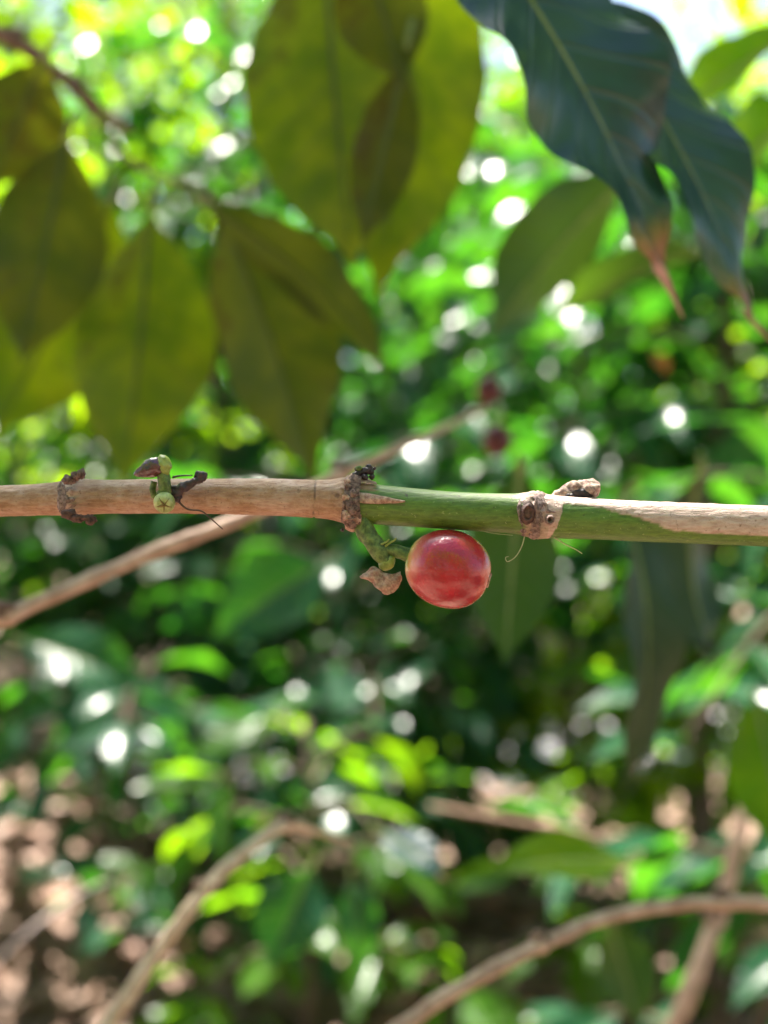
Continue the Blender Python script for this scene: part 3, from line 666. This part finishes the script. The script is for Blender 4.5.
tag(mesh_obj('path', np.array(V), np.stack([i * 9 + j, (i + 1) * 9 + j, (i + 1) * 9 + j + 1, i * 9 + j + 1], -1).reshape(-1, 4), M['path']), 'pale ground strip with sunlight put into its colour, seen through gaps in the shrubs', kind='structure')
n = 7500; r = np.random.default_rng(5)
px = r.uniform(-2.1, 2.1, n); py = np.abs(r.normal(0, 1, n)) * 1.4 + 1.1
pz = hgt(px, py) + r.uniform(.004, .03, n); a = r.uniform(0, 6.28, n); ln = r.uniform(.05, .12, n)
p0 = np.stack([px, py, pz], 1); p1 = p0 + np.stack([np.cos(a) * ln, np.sin(a) * ln, r.normal(0, .018, n)], 1)
v, f, uv = leaves(p0, p1, np.stack([r.normal(0, .35, n), r.normal(0, .35, n), np.ones(n)], 1), ln * r.uniform(.3, .5, n), 6, 5, r.uniform(-.2, .25, n), r.uniform(-.5, .5, n), .10, seed=6)
tag(mesh_obj('leaf_litter', v, f, M['litter'], uv=uv), 'dry pinkish brown fallen leaves covering the ground', 'leaf litter', kind='stuff')

# ------------------------------------------------------------------ shrubs and trees
def shrub(label, px, d, height, nb, blen, mat, seed, leaf=.125, lo=.25, pairs=None, stem_r=.012, name='coffee_shrub', cat='shrub', lean=0.0, back=1.0):
    r = np.random.default_rng(seed)
    x0 = (px - 384) * KD * d; z0 = float(hgt(np.array(x0), np.array(d)))
    base = np.array([x0, d, z0]); e = empty(name, base, label, cat, 'coffee shrubs and trees behind the branch')
    top = np.array([lean, r.normal(0, .05), height - z0])
    sp = catmull([np.zeros(3) - np.array([0, 0, .03]), top * .35 + r.normal(0, .02, 3), top * .7 + r.normal(0, .03, 3), top], 20)
    tv = [tube(sp, np.linspace(stem_r, stem_r * .3, 20), 9, .2, 60, seed)]
    P0, P1, N, W = [], [], [], []
    for b in range(nb):
        f = lo + (1 - lo) * (b + r.uniform(0, 1)) / nb; q = sp[min(19, int(f * 19))]
        a = b * 2.4 + r.normal(0, .4); L_ = blen * (1.15 - .6 * f) * r.uniform(.75, 1.2)
        dr = np.array([math.cos(a), math.sin(a), 0])
        end = q + dr * L_ + np.array([0, 0, L_ * r.uniform(-.35, .15)]); midp = q + dr * L_ * .5 + np.array([0, 0, L_ * .12])
        bp = catmull([q, midp, end], 14)
        tv.append(tube(bp, np.linspace(.0045, .0016, 14), 6))
        npair = max(2, int(L_ / (leaf * .42))) if pairs is None else pairs
        side = np.cross(dr, [0, 0, 1])
        for k in range(npair):
            t = .18 + .82 * (k + .5) / npair; c = bp[int(t * 13)]
            for sg in (-1, 1):
                if r.uniform() < .12: continue
                ld = dr * r.uniform(.2, .7) + side * sg * r.uniform(.5, 1) + np.array([0, 0, r.uniform(-.95, .05)])
                ll = leaf * r.uniform(.55, 1.2); ld = nrm(ld)
                P0.append(c + ld * .008); P1.append(c + ld * ll)
                N.append(np.array([0, 0, 1.0]) + ld * .3 + r.normal(0, .38, 3)); W.append(ll * r.uniform(.34, .46))
        ld = nrm(dr + np.array([0, 0, r.uniform(-.6, .3)])); P0.append(bp[-1]); P1.append(bp[-1] + ld * leaf * .8); N.append(np.array([0, 0, 1.0]) + r.normal(0, .3, 3)); W.append(leaf * .3)
    v, f = join(tv); mesh_obj('stem', v, fix(f), M['shrub_bark'], e)
    n = len(P0)
    v, f, uv = leaves(np.array(P0), np.array(P1), np.array(N), np.array(W), 8, 5, r.uniform(.02, .13, n), r.uniform(.1, .5, n), .05, seed=seed)
    mesh_obj('foliage', v, f, M[mat], e, uv=uv)
    return e
# waist-high shrubs in the lower half
shrub('deep green shrub at the left, just under the blurred twig', 180, 3.0, 1.16, 26, .46, 'deep', 21, .17, .3)
shrub('bluish green shrub at the left edge, above the brown litter', 10, 3.2, 1.28, 26, .5, 'deep', 27, .17, .3)
shrub('deep green shrub left of the middle, behind its neighbour at the left', 305, 2.5, 1.16, 22, .44, 'deep', 22, .15)
shrub('low shrub at the bottom left of the middle, leaves over brown litter', 305, 1.75, .80, 15, .30, 'tree', 23, .13)
shrub('low green shrub in the middle distance, in front of the pale ground strip', 460, 3.2, .95, 18, .4, 'tree', 24, .11)
shrub('green shrub at the lower right, between arching twig and bark', 715, 1.8, .92, 18, .34, 'tree', 25, .14)
shrub('shrub cut by the right edge at mid height', 800, 1.25, 1.28, 22, .36, 'deep', 26, .14)
shrub('small shrub in the middle distance, seen below the red cherry', 420, 3.0, .85, 18, .4, 'tree', 28, .12)
shrub('small shrub right of the centre in the middle distance', 590, 2.6, .8, 16, .4, 'tree', 29, .12)
shrub('deep green shrub in the left middle distance, half hidden by the nearer one', 90, 4.0, 1.5, 28, .6, 'deep', 51, .12)
shrub('deep green shrub in the middle distance between left and middle', 250, 3.4, 1.28, 24, .5, 'deep', 52, .12)
shrub('green shrub just this side of the pale ground strip, left of the middle', 350, 3.9, 1.1, 26, .6, 'tree', 53, .12)
shrub('green shrub this side of the pale ground strip at the right', 660, 3.4, 1.0, 24, .5, 'tree', 54, .12)
shrub('low deep green shrub in the lower middle distance behind the pale knee twig', 390, 2.2, .86, 16, .36, 'deep', 55, .13)
shrub('small deep green shrub rooted in the brown litter at the lower left', 150, 1.95, .88, 13, .30, 'deep', 58, .13, .35)
# taller ones that fill the upper half
shrub('tall coffee tree at the left edge, bright leaves against the sky', -170, 2.2, 2.1, 34, .6, 'lime', 31, .13, .45, stem_r=.018, name='coffee_tree', cat='tree')
shrub('tall coffee tree left of the hanging olive leaves', 110, 3.6, 2.5, 40, .7, 'lime', 32, .13, .40, stem_r=.02, name='coffee_tree', cat='tree')
shrub('tall coffee tree behind the left cluster of olive leaves', 230, 3.3, 2.5, 46, .8, 'deep', 33, .13, .30, stem_r=.022, name='coffee_tree', cat='tree')
shrub('tall coffee tree in the middle, behind the tip of the top centre leaf', 420, 3.6, 2.2, 46, .8, 'deep', 34, .16, .28, stem_r=.022, name='coffee_tree', cat='tree')
shrub('tall coffee tree right of the middle, behind the glossy dark leaf', 560, 2.7, 1.9, 40, .7, 'deep', 35, .165, .35, stem_r=.02, name='coffee_tree', cat='tree')
shrub('coffee tree filling the right side above the bark', 700, 2.0, 1.75, 36, .55, 'deep', 36, .16, .42, stem_r=.018, name='coffee_tree', cat='tree')
shrub('tall bright coffee tree beyond the right edge', 860, 2.5, 1.85, 40, .65, 'lime', 37, .13, .38, stem_r=.02, name='coffee_tree', cat='tree')

def tree(label, x, y, h, R_, nleaf, mat, seed, leaf=.13, zlo=.35, nclump=22, squash=.8, group='trees at the back of the plantation', name='shade_tree'):
    r = np.random.default_rng(seed); z0 = float(hgt(np.array(x), np.array(y))); base = np.array([x, y, z0])
    e = empty(name, base, label, 'tree', group)
    sp = catmull([(0, 0, -.1), (r.normal(0, .08), r.normal(0, .08), h * .35), (r.normal(0, .15), r.normal(0, .15), h * .7), (0, 0, h * .95)], 18)
    tv = [tube(sp, np.linspace(.035 + .014 * h, .015, 18), 10, .2, 14, seed)]
    cs = []
    for k in range(nclump):
        a = k * 2.4 + r.normal(0, .3); f = zlo + (1 - zlo) * (k + .5) / nclump; rr = R_ * math.sqrt(r.uniform(.05, 1)) * math.sqrt(max(.1, 1 - ((f - .6) / .55) ** 2))
        c = np.array([math.cos(a) * rr, math.sin(a) * rr, f * h]); cs.append(c)
        q = sp[min(17, int(max(.2, f - .18) * 17))]
        tv.append(tube(catmull([q, (q + c) / 2 + [0, 0, .12 * rr], c], 8), np.linspace(.02, .006, 8), 6))
    cs = np.array(cs); n = nleaf; ci = r.integers(0, nclump, n); cr = R_ * r.uniform(.22, .5, nclump)[ci]
    dvec = nrm(r.normal(0, 1, (n, 3))) * (r.uniform(0, 1, (n, 1)) ** .45); dvec[:, 2] *= squash
    p0 = cs[ci] + dvec * cr[:, None]
    ld = nrm(dvec * .8 + r.normal(0, .55, (n, 3)) + np.array([0, 0, -.45])); ll = leaf * r.uniform(.6, 1.25, n)
    N = np.array([0, 0, 1.0]) + r.normal(0, .5, (n, 3))
    v, f, uv = leaves(p0, p0 + ld * ll[:, None], N, ll * r.uniform(.34, .5, n), 6, 3, r.uniform(.02, .12, n), r.uniform(.1, .5, n), .05, seed=seed)
    tvv, tf = join(tv); mesh_obj('trunk', tvv, fix(tf), M['trunk'], e)
    mesh_obj('crown', v, f, M[mat], e, uv=uv)
    return e
tree('tall shade tree in the far left, light green against the sky', -2.6, 6.5, 5.0, 1.7, 1800, 'lime', 41, .23, .25)
tree('shade tree far back between the left leaf cluster and the top centre leaves', -1.1, 8.0, 5.0, 1.8, 1900, 'deep', 42, .23, .2)
tree('shade tree straight behind the red cherry, far back', .35, 9.2, 4.4, 1.7, 1800, 'tree', 43, .23, .18)
tree('shade tree far back under the glossy dark leaf', 1.9, 7.4, 3.0, 1.5, 1700, 'deep', 44, .23, .2)
tree('bright shade tree in the far right', 3.3, 7.0, 5.2, 1.8, 1900, 'lime', 45, .23, .2)
tree('slender shade tree far back between the top centre leaves and the glossy dark leaf', 1.0, 11.0, 5.4, 1.15, 1500, 'tree', 52, .23, .35)
tree('dark tree beyond the pale ground strip at the left', -3.6, 10.5, 4.5, 2.2, 3600, 'deep', 46, .17, .05)
tree('dark tree beyond the pale ground strip left of the middle', -.9, 12.5, 4.2, 2.4, 3800, 'deep', 47, .18, .03)
tree('dark tree beyond the pale ground strip right of the middle', 2.2, 12.0, 4.0, 2.3, 3600, 'deep', 48, .18, .03)
tree('dark tree beyond the pale ground strip at the right', 5.2, 11.0, 4.8, 2.3, 3600, 'deep', 49, .18, .03)
for q, (lab, x, y, h, R_, n_) in enumerate([
    ('wide tree added so its crown dapples the sun on the shrubs at the left', -5.2, 5.6, 5.2, 3.1, 4600),  # this crown and the next are added to break up the sun
    ('wide tree added so its crown dapples the sun on the shrubs at the right', 4.2, 5.2, 5.4, 3.1, 4200),
    ('wide shade tree at the far left of the pale ground strip, light through its crown', -3.0, 9.0, 6.6, 3.2, 5200),
    ('wide shade tree at the far right of the pale ground strip, light through its crown', 5.6, 9.6, 6.4, 3.2, 4600),
    ('wide shade tree far behind the pale ground strip in the middle, sky between its leaves', -.9, 13.0, 7.6, 3.4, 5000),
    ('wide unseen tree added for shade beside the photographer at the right', 3.4, 1.6, 4.6, 2.6, 3600),  # this tree and the next are out of view, added as side shade
    ('wide unseen tree added for shade beside the photographer at the left', -4.6, 1.8, 4.6, 2.6, 2200)]):
    tree(lab, x, y, h, R_, n_, 'lime' if q in (0, 1, 2) else 'tree', 60 + q, .24 if 'photographer' in lab else .13, .72, 40, .45, group=None)
tree('tall slender unseen tree added beyond the left edge, its high crown dappling the branch', -1.02, 2.65, 6.3, .78, 1150, 'tree', 73, .105, .80, 46, .7, group=None)  # out of view, added to let only part of the sun through
tree('unseen leafy tree added behind the photographer at the left to dim the front light', -.9, -2.4, 3.4, 1.7, 2400, 'tree', 71, .2, .12, 30, .9, group=None)  # both rear trees are unseen, put in to cut light from the camera side
tree('unseen leafy tree added behind the photographer at the right to dim the front light', 1.5, -2.6, 3.2, 1.6, 2400, 'tree', 72, .2, .12, 30, .9, group=None)
tree('large leafy tree added at the left for the shade of its boughs', -2.7, 3.1, 3.4, 1.8, 1100, 'lime', 50, .14, .62, 26, .5, group=None)  # added overhead crown, there for its shade
tree('overhanging tree added at the right to shade the branch', 2.0, 2.4, 3.3, 1.6, 2000, 'lime', 51, .14, .62, 24, .5, group=None)  # added as a shade caster like the one at the left
